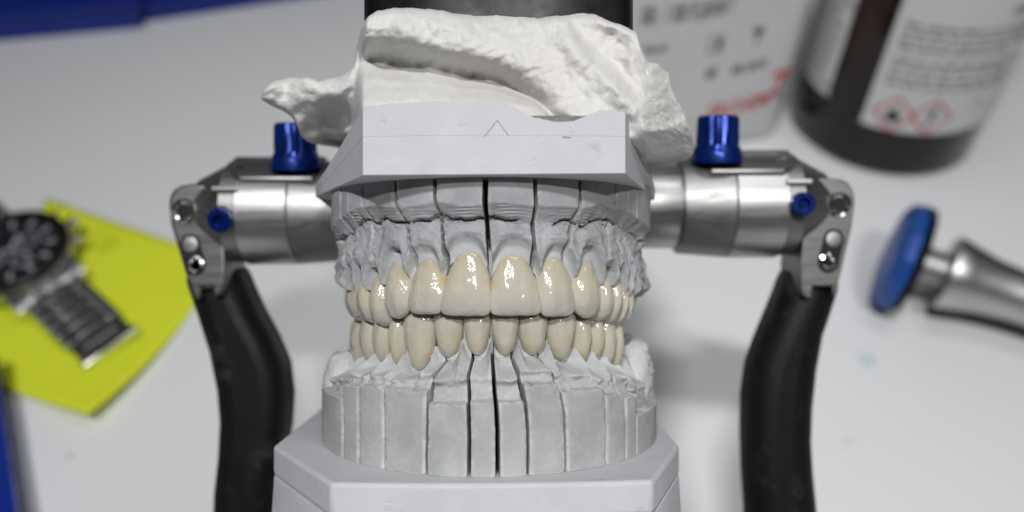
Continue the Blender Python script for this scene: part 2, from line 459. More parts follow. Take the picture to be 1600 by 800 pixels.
def shrink(r, k): return [((x - cen.x)*k + cen.x, (d - cen.y)*k + cen.y, z) for x, d, z in r]
mb = MB(); mb.loft([lowr, mid1, shrink(mid1, .9985), shrink(mid2, .9985), mid2, upr])
pl = mb.build('base_plate', M['plate'], up, ORG_U, smooth=30, bevel=.7, seg=3)
# engraved arrow mark on the plate front
mb = MB()
for a, b in (((757, 213), (777, 188)), ((777, 188), (795, 212)), ((879, 213.5), (892, 214.5))):
    pa, pb = P(*a, 135.74), P(*b, 135.74)
    mb.tube([pa, pb], .045, 4)
mb.build('engraved_mark', M['grey_ink'], pl, ORG_U)
mb = MB()                                # unseen core added behind the dies to block light through the cuts
mb.loft([[(UB.p(th, -10.5).x, UB.p(th, -10.5).y, z) for th in [i*.1 for i in range(-19, 20)]] for z in (13.5, 3.0)])
mb.build('light_block_core', M['die_up'], up, ORG_U)

ucuts = [(520, 519, .15), (532, 530, .18), (545, 545, .16), (566, 576, .22), (616.5, 637, .7), (679, 692, .75), (757.5, 764.5, 1.0), (837.5, 839, .85), (907, 892, .65), (962, 957, .2), (981, 977, .16), (995, 993, .15), (1003, 1003, .15)]
# tooth boundaries, left to right, in columns of the photograph
ubound = [530, 540, 552, 571, 594, 634.5, 689, 765.8, 845.5, 902, 944, 964, 977, 986, 993]
uteeth = ['molar', 'molar', 'molar', 'molar', 'canine', 'lateral', 'central', 'central', 'lateral', 'canine', 'molar', 'molar', 'molar', 'molar']
# (neck row, edge row) in the photograph, read at that tooth's depth
urows = [(425, 494), (432, 502), (430, 505), (432, 511), (411, 498.5), (403, 491.5), (391, 494), (397, 493.5), (402, 495), (408, 498), (430, 503), (433, 506), (436, 508), (440, 508)]
uth = [UT.th_of(p) for p in ubound]
uz = []
for i, k in enumerate(uteeth):
    d = UT.p((uth[i] + uth[i + 1])/2).y
    uz.append(((400 - urows[i][0])/F*d, (400 - urows[i][1])/F*d))
ugum = [1.5]*14
for k_, v_ in ((4, 2.6), (5, 1.7), (6, 2.2), (7, 2.3), (8, 1.8), (9, 2.6)): ugum[k_] = v_
ubB = [UB.th_of(p, -1.6) for p in ubound]
def locate(th, bounds):
    n = len(bounds) - 1
    for i in range(n):
        if th <= bounds[i + 1] or i == n - 1:
            q = (th - bounds[i])/(bounds[i + 1] - bounds[i])*2 - 1
            return i, max(-1.0, min(1.0, q))
def blend(vals, i, q):          # value at a tooth, easing into its neighbours at the contacts
    j = min(len(vals) - 1, max(0, i + (1 if q > 0 else -1)))
    return lerp(vals[i], (vals[i] + vals[j])/2, abs(q)**2)
uzn = [z for z, _ in uz]; UDEEP = [2.0, 2.0, 2.0, 1.9, 1.2, .3, .0, .0, .35, 1.0, 2.2, 2.2, 2.0, 2.0]
def u_gum(th):
    i, q = locate(th, ubB); a = blend(uzn, i, q)
    return a + lerp(blend(ugum, i, q), -3.2, abs(q)**3.2) + .22*nz(th*30, 0, 0)
def u_bot(th):
    i, q = locate(th, ubB); a = blend(uzn, i, q)
    z = a + lerp(-1.6, -4.8, abs(q)**4)
    return lerp(z, -5.0, sst(1.33, 1.5, abs(th)))
def u_top(th): return 15.3 - 1.4*sst(.3, 1.4, abs(th))
def u_off(th, z, q_):
    s = th*32
    i, q = locate(th, ubB)
    gl = u_gum(th); side = sst(.75, 1.3, abs(th)); diff = .8 + 1.4*math.sin(min(abs(th), 1.57))**2
    z1 = 8.9 - 3.4*side + .55*nz(s, 0, 0, .16) + .2*nz(s, 0, 5, .6) - .9*abs(nz(s, 4, 0, .09))
    z2 = z1 - 2.7 - .5*nz(s, 9, 0, .25)
    o = .03*nz(s, z, 0, 1.2)
    k = min(1.0, max(0.0, (z1 - z)/(z1 - z2)))**.85      # the ground bevel under the block face
    o -= 2.3*k
    o += (.05 + .16*max(0, nz(s, z, 21, .3)))*sst(0, .15, k)*(z > z2 - .2)*math.sin(z*11.5 + 3.0*nz(s, 0, 2, .25) + s*.1) + .12*fbm(s, z*3, 4, .5, 33)*sst(0, .3, k)
    fr = z2 + .9*nz(s, 0, 7, .35) + .25*nz(s, 2, 7, 1.6)
    crack = sst(-.34, -.12, nz(s, 1.7, 3, .13))
    o -= 2.2*crack*math.exp(-((z - fr)/.19)**2)
    o += .85*crack*(1 - sst(fr - .34, fr - .14, z))*math.exp(-max(0, fr - z)/1.3)*(1 + .5*nz(s, 8, 1, .6))
    if z < z2 + .4:
        w = 1 - sst(z2 - .5, z2 + .4, z)
        m_ = lerp(gl, z2, .35)
        o += w*(1.25*(1 - sst(m_, z2, z)) + .32*fbm(s, z*1.3, 5, .36, 3) + .14*fbm(s, z, 1, 1.5, 8))
        # papilla draws in between the crowns; the gum edge stops short above the neck, which flares out to the crown
        o = lerp(o, -diff - .55 - .2*q*q + .1*nz(s, z, 2, 1.0), (1 - sst(gl - .2, gl + 1.8, z))*.75)
        zn_ = uzn[i]; A_ = UDEEP[i]*(1 + .3*nz(s, 0, 11, .3))
        fl = min(1.3, max(0.0, (z - zn_)/max(.8, ugum[i])))
        sw = .35 if UDEEP[i] > 1.5 else (.7 if UDEEP[i] > .9 else 1.7)
        st = 1 - sst(gl - .7*sw, gl + .5*sw, z)
        o = lerp(o, -diff - 1.45 - A_*fl**1.3*(1 - .4*abs(q)) - 1.1*q*q + .07*fbm(s, z, 3, .9, 2), st*(1 - .45*abs(q)**4))
    o += side*(1.3*fbm(s, z, 9, .2, 4, 3) + .5*abs(nz(s, z, 3, .5, 6)))*(1 - sst(z2, z1, z))
    return o
for i in range(len(ucuts) - 1):
    (a0, a1, ga), (b0, b1, gb) = ucuts[i], ucuts[i + 1]
    ta, tA, tb, tB = UB.th_of(a0), UB.th_of(a1), UB.th_of(b0), UB.th_of(b1)
    wob = lambda q, sd: .006*nz(q*5, sd, 0)
    if i == 0: ta = tA = -1.9
    if i == len(ucuts) - 2: tb = tB = 1.9
    seg = segment(UB, lambda q: lerp(ta, tA, sst(.25, .9, q)) + wob(q, a0*.01), lambda q: lerp(tb, tB, sst(.25, .9, q)) + wob(q, b0*.01),
            u_top, u_bot, u_off, 0, up, ORG_U, M['die_up'], gap=(ga, gb), seed=i, rows=110, shift=.16*nz(i*3.7, 1, 2, 1.3), twist=.35*nz(i*2.9, 5, 2, 1.7), collar=lambda th, z: (1 - sst(u_gum(th) - .2, u_gum(th) + .5 + .8*nz(th*40, z, 0), z))*(1 - sst(.8, 1.15, abs(th))))
for k, kind in enumerate(uteeth):
    tooth(UT, uth[k], uth[k + 1], uz[k][0], uz[k][1], kind, up, ORG_U, push=(0, .25)[kind == 'canine'], wk=1.035 if kind != 'molar' else 1.06, seed=k + 1, lean=(-.4 if k < 7 else .4) if kind != 'molar' else 0, slant={4: -1.3, 9: 1.6}.get(k, 0))

# ------------------------------------------------------------------ lower cast
ORG_L = (-4, 170, -40)
lo = root_a('lower_dental_cast', ORG_L, 'light grey lower jaw cast with sawn dies on a wide white plate', 'dental cast')
def lower_outline(z, grow=0.0):
    fl = P(517, 747, 134.5); fr = P(1019, 735, 136.0)
    bl = P(431.5, 692, 163); br = P(1059, 687, 163)
    pts = [(bl.x - grow, 205), (bl.x - grow, bl.y - 1.5)]
    pts += [(bl.x + .6 - grow, bl.y - 3.2), (fl.x - 1 - grow, fl.y + 1.4 - grow)]
    n = 14
    for i in range(n + 1):
        t = i/n; pts.append((lerp(fl.x, fr.x, t), lerp(fl.y, fr.y, t) - 1.3*4*t*(1 - t) - grow))
    pts += [(fr.x + .7 + grow, fr.y + 1.2), (br.x - .5 + grow, br.y - 3), (br.x + grow, br.y - 1), (br.x + grow, 205)]
    return [(x, d, z) for x, d in pts]
Z_L = -36.7
mb = MB(); mb.loft([lower_outline(Z_L - 5.6), lower_outline(Z_L)])
lp = mb.build('base_plate', M['plate'], lo, ORG_L, smooth=30, bevel=.7, seg=3)
mb = MB(); mb.loft([lower_outline(Z_L - 22, 1.0), lower_outline(Z_L - 5.75, -.05)])
mb.build('split_plate', M['plate'], lo, ORG_L, smooth=30, bevel=.3)
mb = MB()
for a, b in (((473, 742), (476, 775)), ((1038, 765), (1037, 783))):   # key ridges on the flanks
    pa = P(*a, 148.5 if a[0] < 800 else 149.5); pb = P(*b, 148.5 if a[0] < 800 else 149.5)
    mb2 = MB(); mb2.tube([pa, pb], .35, 6); mb2.build('key_ridge', M['plate'], lp, ORG_L, smooth=60)
for px, py, r in ((806, 772, .9), (899, 763, .55), (803, 777, .6)):
    p = P(px, py, 133.2); mb2 = MB()
    rr = [(p.x + r*1.3*math.cos(t*.63)*(1 + .4*nz(t, px, 0)), 132.0 + .9 + .62*0, p.z + r*.7*math.sin(t*.63)*(1 + .4*nz(t, py, 3))) for t in range(10)]
mb = MB(); mb.loft([[(LB.p(th, -10.5).x, LB.p(th, -10.5).y, z) for th in [i*.1 for i in range(-19, 20)]] for z in (-22, -36.5)])
mb.build('light_block_core', M['die_low'], lo, ORG_L)  # unseen fill, added to keep light out of the lower saw cuts

for cx_, cd_, cz_, rx, rz in ((24.6, 178, -25.6, 4.7, 8.6), (-34.6, 178, -27.0, 4.7, 8.0)):
    mb = MB(); rings = []
    for i in range(1, 24):
        la = math.pi*i/24; ring_ = []
        for j in range(40):
            lo_ = 2*math.pi*j/40; nx, ny, nz_ = math.sin(la)*math.cos(lo_), math.sin(la)*math.sin(lo_), math.cos(la)
            k_ = 1 + .10*fbm(nx*2, ny*2, nz_*2, 1.1, 3) + .05*fbm(nx*6, ny*6, nz_*6, 1.3, 8)
            ring_.append((cx_ + rx*nx*k_, cd_ + 15*ny*k_, cz_ + rz*nz_*k_))
        rings.append(ring_)
    mb.loft(rings); mb.build('gum_ridge', M['stump'], lo, ORG_L, smooth=180)
lcuts = [(503, 503, .15, 0), (535, 533, .16, 0), (560, 559, .16, 0), (600, 598, .22, 0), (666.5, 671, .6, 0), (733.5, 728, .7, 0), (778, 771, .85, 0), (824.5, 814, .65, 0), (884, 872, .45, 0), (947, 944, .24, 0), (978, 975, .18, 0), (995, 996, .16, 0), (1022, 1022, .15, 0)]
ledge = [600, 602, 603, 609, 631, 628, 628, 600, 609, 615, 618, 625]     # row where each block's shelf is
lbound = [545, 556, 576, 600, 623.5, 671, 720, 767, 814, 863, 906, 931, 951, 968, 978]
lteeth = ['molar', 'molar', 'molar', 'molar', 'lower_canine', 'lower', 'lower', 'lower', 'lower', 'lower_canine', 'molar', 'molar', 'molar', 'molar']
lrows = [(572, 484), (566, 483), (566, 482), (570, 482), (579, 474), (560, 474), (557, 474), (557.5, 474), (556, 475), (563, 476), (566, 482), (562, 482), (572, 483), (574, 484)]
lth = [LT.th_of(p) for p in lbound]
lz = []
for i in range(len(lteeth)):
    d = LT.p((lth[i] + lth[i + 1])/2).y
    lz.append(((400 - lrows[i][0])/F*d, (400 - lrows[i][1])/F*d))
lzn = [z for z, _ in lz]
lbB = [LB.th_of(p, -5.6) for p in lbound]
def l_gum(th):
    i, q = locate(th, lbB); a = blend(lzn, i, q)
    return a + lerp(-.9, 2.1 - .8*sst(.6, 1.1, abs(th)), abs(q)**3.4) + .15*nz(th*30, 0, 1)
def l_lobe(th): return max(sst(1.24, 1.42, th), sst(1.22, 1.42, -th))
def l_top(th):
    i, q = locate(th, lbB); a = blend(lzn, i, q)
    z = a + lerp(1.6, 3.3 - .8*sst(.6, 1.1, abs(th)), abs(q)**4)
    e = sst(1.24, 1.46, th); z = lerp(z, -17.0 - 3.0*sst(1.62, 1.85, th), e)
    e = sst(1.22, 1.45, -th); z = lerp(z, -19.4 - 3.0*sst(1.62, 1.85, -th), e)
    return z + .2*nz(th*20, 0, 1)
def make_l_off(zl, i_):
    def l_off(th, z, q_):
        s = th*34; lobe = l_lobe(th)
        i, q = locate(th, lbB)
        gl = l_gum(th); zt = l_top(th); diff = 5.4 - .8*math.sin(min(abs(th), 1.57))**2
        o = .03*nz(s, z, 0, 1.1)
        zl2 = zl + .18*nz(s, 0, 3, .9) + .10*nz(s, 0, 3, 3.5)
        if z > zl2 - .6:
            k = sst(zl2 - .14, zl2 + .14, z)
            g0 = min(gl, lerp(zl2, gl, .999))
            mid = lerp(zl2, lzn[i] - .8, .55) + .4*nz(s, 0, 8, .3)
            body = -1.7 - .7*sst(zl2, mid - .3, z) + .75*math.exp(-((z - mid)/.6)**2)*(.6 + nz(s, 1, 4, .5))
            body -= (diff - 1.3 + .8*(1 - q*q))*sst(mid, gl + .3, z)
            body += .28*fbm(s, z*1.3, i_, .55, 6) + .12*fbm(s, z, 3, 2.0, 9)
            st = sst(gl - .1, gl + .5, z)
            body -= (1 - sst(.4, 1.0, abs(q)))*.9*math.exp(-((z - gl - .25)/.4)**2)
            body = lerp(body, -diff - 2.3 - 1.2*q*q, st*(1 - .5*abs(q)**4))
            lb = -.7 - 1.6*sst(zl2 + 1, zt, z)**3 + .55*fbm(s, z, 2, .4, 12) + .2*fbm(s, z, 2, 1.6, 15)
            lb -= 2.6*sst(zt - 1.3, zt + .05, z)**2
            o += k*lerp(body, lb, lobe)
        return o
    return l_off
for i in range(len(lcuts) - 1):
    a0, a1, ga, _ = lcuts[i]; b0, b1, gb, _ = lcuts[i + 1]
    ta, tA, tb, tB = LB.th_of(a0), LB.th_of(a1), LB.th_of(b0), LB.th_of(b1)
    if i == 0: ta = tA = -1.85
    if i == len(lcuts) - 2: tb = tB = 1.85
    tc = LB.p((ta + tb)/2); zl = (400 - ledge[i])/F*tc.y
    seg = segment(LB, lambda q: lerp(tA, ta, sst(.1, .7, q)) + .004*nz(q*5, a0, 0), lambda q: lerp(tB, tb, sst(.1, .7, q)) + .004*nz(q*5, b0, 0),
            l_top, lambda th: Z_L + .06, make_l_off(zl, i), 0, lo, ORG_L, M['die_low'], gap=(ga, gb), seed=i + 40, rows=120, deep=13, shift={4: .35, 5: .25, 6: .3, 7: -.1}.get(i, .2*nz(i*3.1, 2, 7, 1.3)), twist=.4*nz(i*2.3, 1, 9, 1.9), collar=lambda th, z: max(l_lobe(th)*sst(zl - .2, zl + .8, z)*1.3, sst(zl - .15, zl + .3, z)*(.25 + .9*max(0, fbm(th*34, z*1.4, 4, .7, 44))) + .5*sst(l_gum(th) - 2.2, l_gum(th) - .2, z)))
for k, kind in enumerate(lteeth):
    tooth(LT, lth[k], lth[k + 1], lz[k][0], lz[k][1], kind, lo, ORG_L, push=(0, .3)[kind == 'lower_canine'], wk=1.0 if kind != 'molar' else 1.05, seed=k + 31, slant={4: -.9, 9: .6}.get(k, 0))

# ------------------------------------------------------------------ white plaster that mounts the upper cast
ORG_G = (-4, 160, 25)
G_top = [(408, 151), (412, 139), (425, 128), (450, 121.5), (480, 120), (500, 126), (512, 123), (530, 119), (545, 111), (554, 100), (558, 68), (566, 38), (575, 27), (590, 17), (615, 12.5), (645, 12), (680, 15), (720, 22), (745, 24), (775, 20), (800, 24), (840, 28), (870, 25), (905, 20), (930, 22), (950, 32), (975, 40), (995, 50), (1003, 75), (1012, 94), (1030, 103), (1046, 117), (1052, 140), (1065, 163), (1078, 195), (1083, 215), (1084, 232)]
G_bot = [(408, 155), (420, 163), (440, 172), (455, 182), (464, 196), (470, 212), (480, 221), (492, 219), (510, 214), (535, 212), (560, 214), (900, 214), (960, 214), (985, 225), (1010, 246), (1040, 248), (1065, 246), (1078, 247), (1084, 238)]
G_fold = [(560, 66), (600, 64), (640, 70), (700, 84), (740, 92), (780, 102), (820, 124), (850, 146), (875, 170), (895, 186)]
def g_depth(px, py):
    if px < 575:
        dl = 160 - .045*(px - 408) + 11*sst(150, 212, py)*sst(440, 490, px) + 5*(sst(470, 520, px)*(1 - sst(520, 560, px)))*sst(130, 180, py)
        dl += .0016*(py - 135)**2*(1 - sst(440, 500, px))*.6
    else: dl = 152.5
    # main mass
    yc = stab(G_fold, min(max(px, 560), 895)); qq = py - yc
    up_ = 142.6 + 6.5*max(0, (-qq - 22)/48)**2 + .0035*max(0, qq + 22)**2
    ye = 166
    low = lerp(153.0 - 4*sst(740, 880, px), 139.2, sst(0, 1, max(0, (qq - 20)/max(12, ye - yc - 20)))**1.15)
    dm = lerp(up_, low, sst(-10, 48, qq))
    r = 140.3 + 8.0*max(0, (150 - py)/120)**1.6
    r += (3.6 + 2.5*nz(px, py, 8, .06))*math.exp(-((px - 962)/30)**2 - ((py - 64 - .45*(px - 960))/17)**2) - 1.6*math.exp(-((px - 985)/13)**2 - ((py - 80)/12)**2) - 1.3*math.exp(-((px - 915)/40)**2 - ((py - 34)/12)**2)
    vl = py - (34 + .95*(px - 890)); r += 2.4*math.exp(-(vl/20)**2)*sst(880, 915, px)*(1 - sst(975, 1010, px)) - 1.4*math.exp(-((vl - 38)/22)**2)*sst(860, 900, px)*(1 - sst(960, 1000, px))
    dm = lerp(dm, r, sst(800, 890, px + (140 - py)*.55))
    if py > 155: dm = max(136.9, dm - 2.6*sst(150, 185, py)*sst(800, 850, px)*(1 - sst(915, 950, px)))
    dm += 16*sst(985, 1090, px)**1.2 + 9*sst(200, 250, py)*sst(960, 1010, px)
    d = lerp(dl, dm, sst(553, 572, px + .06*(py - 100)))
    return d
def g_surface():
    xs = []
    x = 408.0
    while x <= 1084: xs.append(x); x += 2.2
    nr = 100; grid = []
    for px in xs:
        yt, yb = tab(G_top, px), tab(G_bot, px)
        yt += 1.6*fbm(px, 0, 0, .06, 1)
        if px > 1000: yt += 2.5*fbm(px, 5, 0, .12, 3)
        colm = []
        for j in range(nr + 1):
            t = j/nr; py = lerp(yt, yb, t)
            d = g_depth(px, py)
            e = min(py - yt, yb - py if (px < 560 or px > 985) else 99, (px - 408)*1.2, (1085 - px)*1.2)
            rr = 11.0
            if e < rr: d += 3.2*(1 - math.sqrt(max(0, 1 - (1 - max(0, e)/rr)**2)))
            rough = .35 + .9*sst(985, 1030, px)*sst(110, 160, py) + .4*sst(60, 30, py)
            d += 1.4*nz(px, py, 0, .016, 3) + (1.0 if px > 560 else 2.2)*nz(px, py, 4, .036, 14) + .45*nz(px, py, 9, .08, 17) + rough*(.55*fbm(px, py, 0, .07, 5, 4) + .25*fbm(px, py, 0, .22, 9, 3))
            # diagonal drag marks left by the spatula under the roll
            if 560 < px < 900: d += .25*fbm(px*.35 + py*.9, (px - py)*.12, 1, .11, 31, 3)*sst(50, 80, py)*(1 - sst(110, 150, py))
            d += .55*max(0, nz(px, py, 5, .085, 21) - .45)*3*sst(980, 1010, px)
            colm.append(P(px, py, d))
        grid.append(colm)
    mb = MB()
    n = nr + 1
    for c in grid: mb.v += c
    for i in range(len(xs) - 1):
        for j in range(nr): a = i*n + j; mb.f.append((a, a + 1, a + n + 1, a + n))
    # back: the same outline pushed away and drawn in
    ring = [i*n for i in range(len(xs))] + [(len(xs) - 1)*n + j for j in range(1, n)] + [i*n + nr for i in range(len(xs) - 2, -1, -1)] + [j for j in range(nr - 1, 0, -1)]
    cx = Vector((-4, 0, 24)); o = len(mb.v); m = len(ring)
    for lev, (dd, k) in enumerate(((2.5, 1.0), (6.0, .99), (12, .95), (24, .85))):
        for r_ in ring:
            p = mb.v[r_]; mb.v.append(Vector(((p.x - cx.x)*k + cx.x, p.y + dd*(1 if p.x > -30 else .55), (p.z - cx.z)*k + cx.z)))
    prev = ring
    for lev in range(4):
        cur = [o + lev*m + i for i in range(m)]
        for i in range(m): mb.f.append((prev[i], prev[(i + 1) % m], cur[(i + 1) % m], cur[i]))
        prev = cur
    mb.f.append(tuple(prev))
    return mb
g = g_surface().build('mounting_plaster', M['gyps'], None, ORG_G, smooth=180)
g.matrix_world = Matrix.Translation(A2W(*ORG_G)*S) @ R_A.to_4x4()
tag(g, 'rough white mounting plaster lump spilling over the upper cast plate', 'plaster')

# ------------------------------------------------------------------ the articulator
ORG_R = (0, 200, -100)
ar = root_a('dental_articulator', ORG_R, 'leaning dental articulator with silver hinge bar, blue knobs and black arms', 'articulator')
def bld(mb, name, mat, parent=ar, **k): return mb.build(name, M[mat], parent, ORG_R, **k)
# black mounting block above the plaster and the arm that carries it back to the hinge
mb = MB(); pts = []
xl, xr = P(563, 0, 152).x, P(994, 0, 152).x
for x, d in ((xl, 196), (xl, 156), (xl + 1.2, 153.4), (xl + 4, 152), (-2, 151.2), (xr - 4, 152), (xr - 1.2, 153.4), (xr, 156), (xr, 196)): pts.append((x, d, 40))
mb.prism(pts, (0, 0, 36)); bld(mb, 'mounting_block', 'black_g', bevel=1.2, smooth=35)
mb = MB(); mb.box((-2, 192, 64), (34, 44, 20)); mb.box((-2, 212, 40), (30, 12, 50)); bld(mb, 'upper_arm', 'black', bevel=2.5, smooth=35)
HD = 205.0
def hinge(sx):
    z0 = 10.9 if sx < 0 else 12.6
    X = lambda x: (sx*x, HD, z0)
    ax = (sx, 0, 0)
    # bar in turned sections
    mb = MB(); mb.lathe((0, HD, z0), ax, [(0, 9.5), (30, 9.5), (30.2, 10.6), (39.6, 10.8), (40.2, 10.6)], 48); bld(mb, 'bar_section', 'steel', smooth=30)
    mb = MB(); mb.lathe((0, HD, z0), ax, [(40.2, 10.8), (40.5, 12.0), (52.0, 12.9), (52.3, 12.7)], 48); bld(mb, 'bar_section', 'steel_d', smooth=30)
    mb = MB(); mb.lathe((0, HD, z0), ax, [(52.3, 12.6), (52.6, 13.0), (64.3, 13.0), (64.6, 12.6)], 48); bld(mb, 'bar_section', 'chrome' if 0 else 'steel', smooth=30)
    mb = MB(); mb.lathe((0, HD, z0), ax, [(64.6, 12.4), (68.2, 12.4), (69.0, 11.6), (76, 8)], 48); bld(mb, 'bar_section', 'steel_d', smooth=30)
    # housing with its flat top leaning towards the viewer
    rot = Matrix.Rotation(math.radians(24), 3, 'X')
    c = Vector(X(57)) + rot @ Vector((0, 0, 7.2))
    mb = MB()
    L = [(-11, -8), (6.5, -8), (12, -2.5), (12, 8), (-11, 8)]
    pts = [c + rot @ Vector((sx*a, b, -3.6)) for a, b in L]
    mb.prism(pts, rot @ Vector((0, 0, 8.2))); hs = bld(mb, 'condyle_housing', 'steel_d', bevel=.7, smooth=35)
    # screw on the housing
    mb = MB(); mb.lathe(c + rot @ Vector((sx*6.5, -2, 4.4)), rot @ Vector((0, 0, 1)), [(0, 2.0), (.7, 2.0), (1.0, 1.6), (1.0, .9), (.3, .8)], 20); mb.build('screw', M['chrome'], hs, ORG_R, smooth=35)
    # tall blue knob: fluted cap on a flange
    kx = -51.0 if sx < 0 else 48.4
    kb = Vector((kx, 196.5, z0 + 11.0))
    ka = Matrix.Rotation(math.radians(8), 3, 'X') @ Vector((0, 0, 1)); rings = []
    u = Vector((1, 0, 0)); w = ka.cross(u)
    for h, r, fl in ((-1.5, 5.9, 0), (0.7, 5.9, 0), (1.2, 5.7, 0), (2.6, 4.95, .0), (2.9, 4.85, .22), (8.6, 4.65, .22), (9.3, 4.4, .1), (9.5, 3.8, 0), (9.2, 2.6, 0)):
        rings.append([kb + ka*h + (u*math.cos(t*math.pi/36) + w*math.sin(t*math.pi/36))*(r + fl*math.cos(t/72*2*math.pi*14)) for t in range(72)])
    mb = MB(); mb.loft(rings); bld(mb, 'clamp_knob', 'blue_m', smooth=40)
    # end plate with rounded head
    if sx < 0: o = [(263, 318), (265, 305), (272, 295), (284, 289), (300, 287), (318, 288), (328, 292), (334, 300), (336, 330), (349, 352), (353, 420), (351, 445), (344, 463), (333, 462), (331, 450), (314, 450), (313, 468), (303, 466), (288, 425), (266, 350)]
    else: o = [(1336, 312), (1333, 297), (1326, 286), (1314, 280), (1296, 278), (1280, 279), (1272, 284), (1268, 292), (1264, 325), (1258, 345), (1251, 410), (1252, 452), (1257, 464), (1268, 465), (1270, 447), (1300, 447), (1301, 462), (1305, 462), (1313, 430), (1331, 355)]
    mb = MB(); mb.prism([P(a, b, HD - 8) for a, b in o], (0, 15, 0)); ep = bld(mb, 'end_plate', 'bracket', bevel=3.0, seg=4, smooth=40)
    a, b, r = (288, 330, 3.0) if sx < 0 else (1311, 320, 3.0)
    p = P(a, b, HD - 8.25)
    mb = MB(); mb.lathe(p, (0, -1, 0), [(-.6, r + .2), (.2, r), (.5, r*.88), (.15, r*.64), (.0, r*.6)], 28); s_ = mb.build('screw', M['chrome'], ep, ORG_R, smooth=40)
    mb = MB(); mb.lathe(p, (0, -1, 0), [(-1.6, r*.6), (.05, r*.58)], 16); mb.build('screw_hole', M['dark'], s_, ORG_R)
    pa_, pb_ = (P(297, 382, HD - 8.1), P(305, 414, HD - 8.1)) if sx < 0 else (P(1303, 374, HD - 8.1), P(1294, 410, HD - 8.1))
    ax_ = (pb_ - pa_).normalized(); sd = ax_.cross(Vector((0, 1, 0))); st_ = []
    for i in range(24):
        t = 2*math.pi*i/24; q_ = (pa_ if math.sin(t) < 0 else pb_) + (sd*math.cos(t) + ax_*math.sin(t))*2.5
        st_.append(q_)
    mb = MB(); mb.prism(st_, (0, .8, 0)); sl = mb.build('slot', M['dark'], ep, ORG_R)
    mb = MB(); mb.lathe(pb_ + Vector((0, .3, 0)), (0, -1, 0), [(0, 2.3), (.9, 2.2), (1.1, 1.7), (.5, 1.1), (.3, 1.0)], 24); mb.build('screw', M['chrome'], sl, ORG_R, smooth=40)
    mb = MB(); mb.lathe(pa_ + Vector((0, .3, 0)), (0, -1, 0), [(0, 1.9), (.5, 1.8), (.6, 1.3)], 24); mb.build('screw', M['steel_d'], sl, ORG_R, smooth=40)
    # small blue set screw pointing at the viewer
    a, b = (345, 346) if sx < 0 else (1253, 320)
    e = P(a, b, HD - 14); base = Vector((sx*68, HD - 4, z0 + .5)); dv = (Vector((e.x, HD - 15.5, e.z)) - base); Ln = dv.length
    mb = MB(); mb.lathe(base, dv, [(0, 1.7), (Ln - 2.5, 1.7)], 20); st = bld(mb, 'adjusting_screw', 'chrome', smooth=40)
    mb = MB(); mb.lathe(base, dv, [(Ln - 5.2, 2.0), (Ln - 4.9, 2.75), (Ln - .4, 2.75), (Ln, 2.4), (Ln, 1.45), (Ln - 1.3, 1.4)], 24); mb.build('screw_head', M['blue_m'], st, ORG_R, smooth=40)
    # clamp lug over it
    mb = MB(); mb.box(Vector(X(66.5)) + Vector((0, -9, 4.6)), (6.5, 8, 1.4)); bld(mb, 'clamp_lug', 'steel', bevel=.5)
    # black arm, curved as seen from the front
    if sx < 0:
        out = [(285, 415), (296, 450), (310, 490), (329, 550), (341, 610), (345, 660), (342, 715), (336, 770), (334, 830), (334, 1010)]
        inn = [(366, 400), (386, 450), (402, 485), (424, 525), (443, 570), (449, 620), (446, 670), (437, 720), (431, 770), (428, 830), (428, 1010)]
    else:
        out = [(1316, 410), (1309, 455), (1298, 490), (1286, 525), (1276, 580), (1270, 640), (1268, 690), (1271, 740), (1277, 800), (1280, 850), (1280, 1010)]
        inn = [(1237, 400), (1221, 450), (1207, 485), (1188, 530), (1174, 570), (1167, 620), (1166, 680), (1168, 740), (1172, 800), (1175, 850), (1175, 1010)]
    poly = [P(a, b, HD) for a, b in out] + [P(a, b, HD) for a, b in reversed(inn)]
    mb = MB(); mb.prism([p + Vector((0, -5, 0)) for p in poly], (0, 17, 0)); bld(mb, 'side_arm', 'arm', bevel=6.5, seg=6, smooth=60)
hinge(-1); hinge(1)
# lower frame with the rear prop that holds the whole thing leaning back (below the picture)
mb = MB(); mb.box((-4, 170, -100), (150, 92, 9)); bld(mb, 'base_frame', 'black', bevel=3)
for x in (-60, 52):
    a = Vector((x, 205, -103)); w = A2W(*a); hgt = w.z
    down = Vector((0, SP, -CP)); mb = MB(); mb.tube([a, a + down*hgt], 5, 16); bld(mb, 'rear_leg', 'black', smooth=45)
    a = Vector((x, 128, -103)); hgt = A2W(*a).z
    mb = MB(); mb.tube([a, a + down*hgt], 5, 16); bld(mb, 'front_leg', 'black', smooth=45)
mb = MB(); rings = []
for z, k in ((-57.5, 1.0), (-70, .93), (-84, 1.0), (-97, 1.12)):
    rings.append([(-4 + 30*k*math.cos(t*.21)*(1 + .06*nz(t, z, 0, .8)), 168 + 22*k*math.sin(t*.21)*(1 + .06*nz(t, z, 2, .8)), z) for t in range(30)])
mb.loft(rings); g2 = mb.build('lower_mounting_plaster', M['gyps'], None, (-4, 168, -97), smooth=60)
g2.matrix_world = Matrix.Translation(A2W(-4, 168, -97)*S) @ R_A.to_4x4()
tag(g2, 'white plaster puck under the lower cast plate on the base', 'plaster')

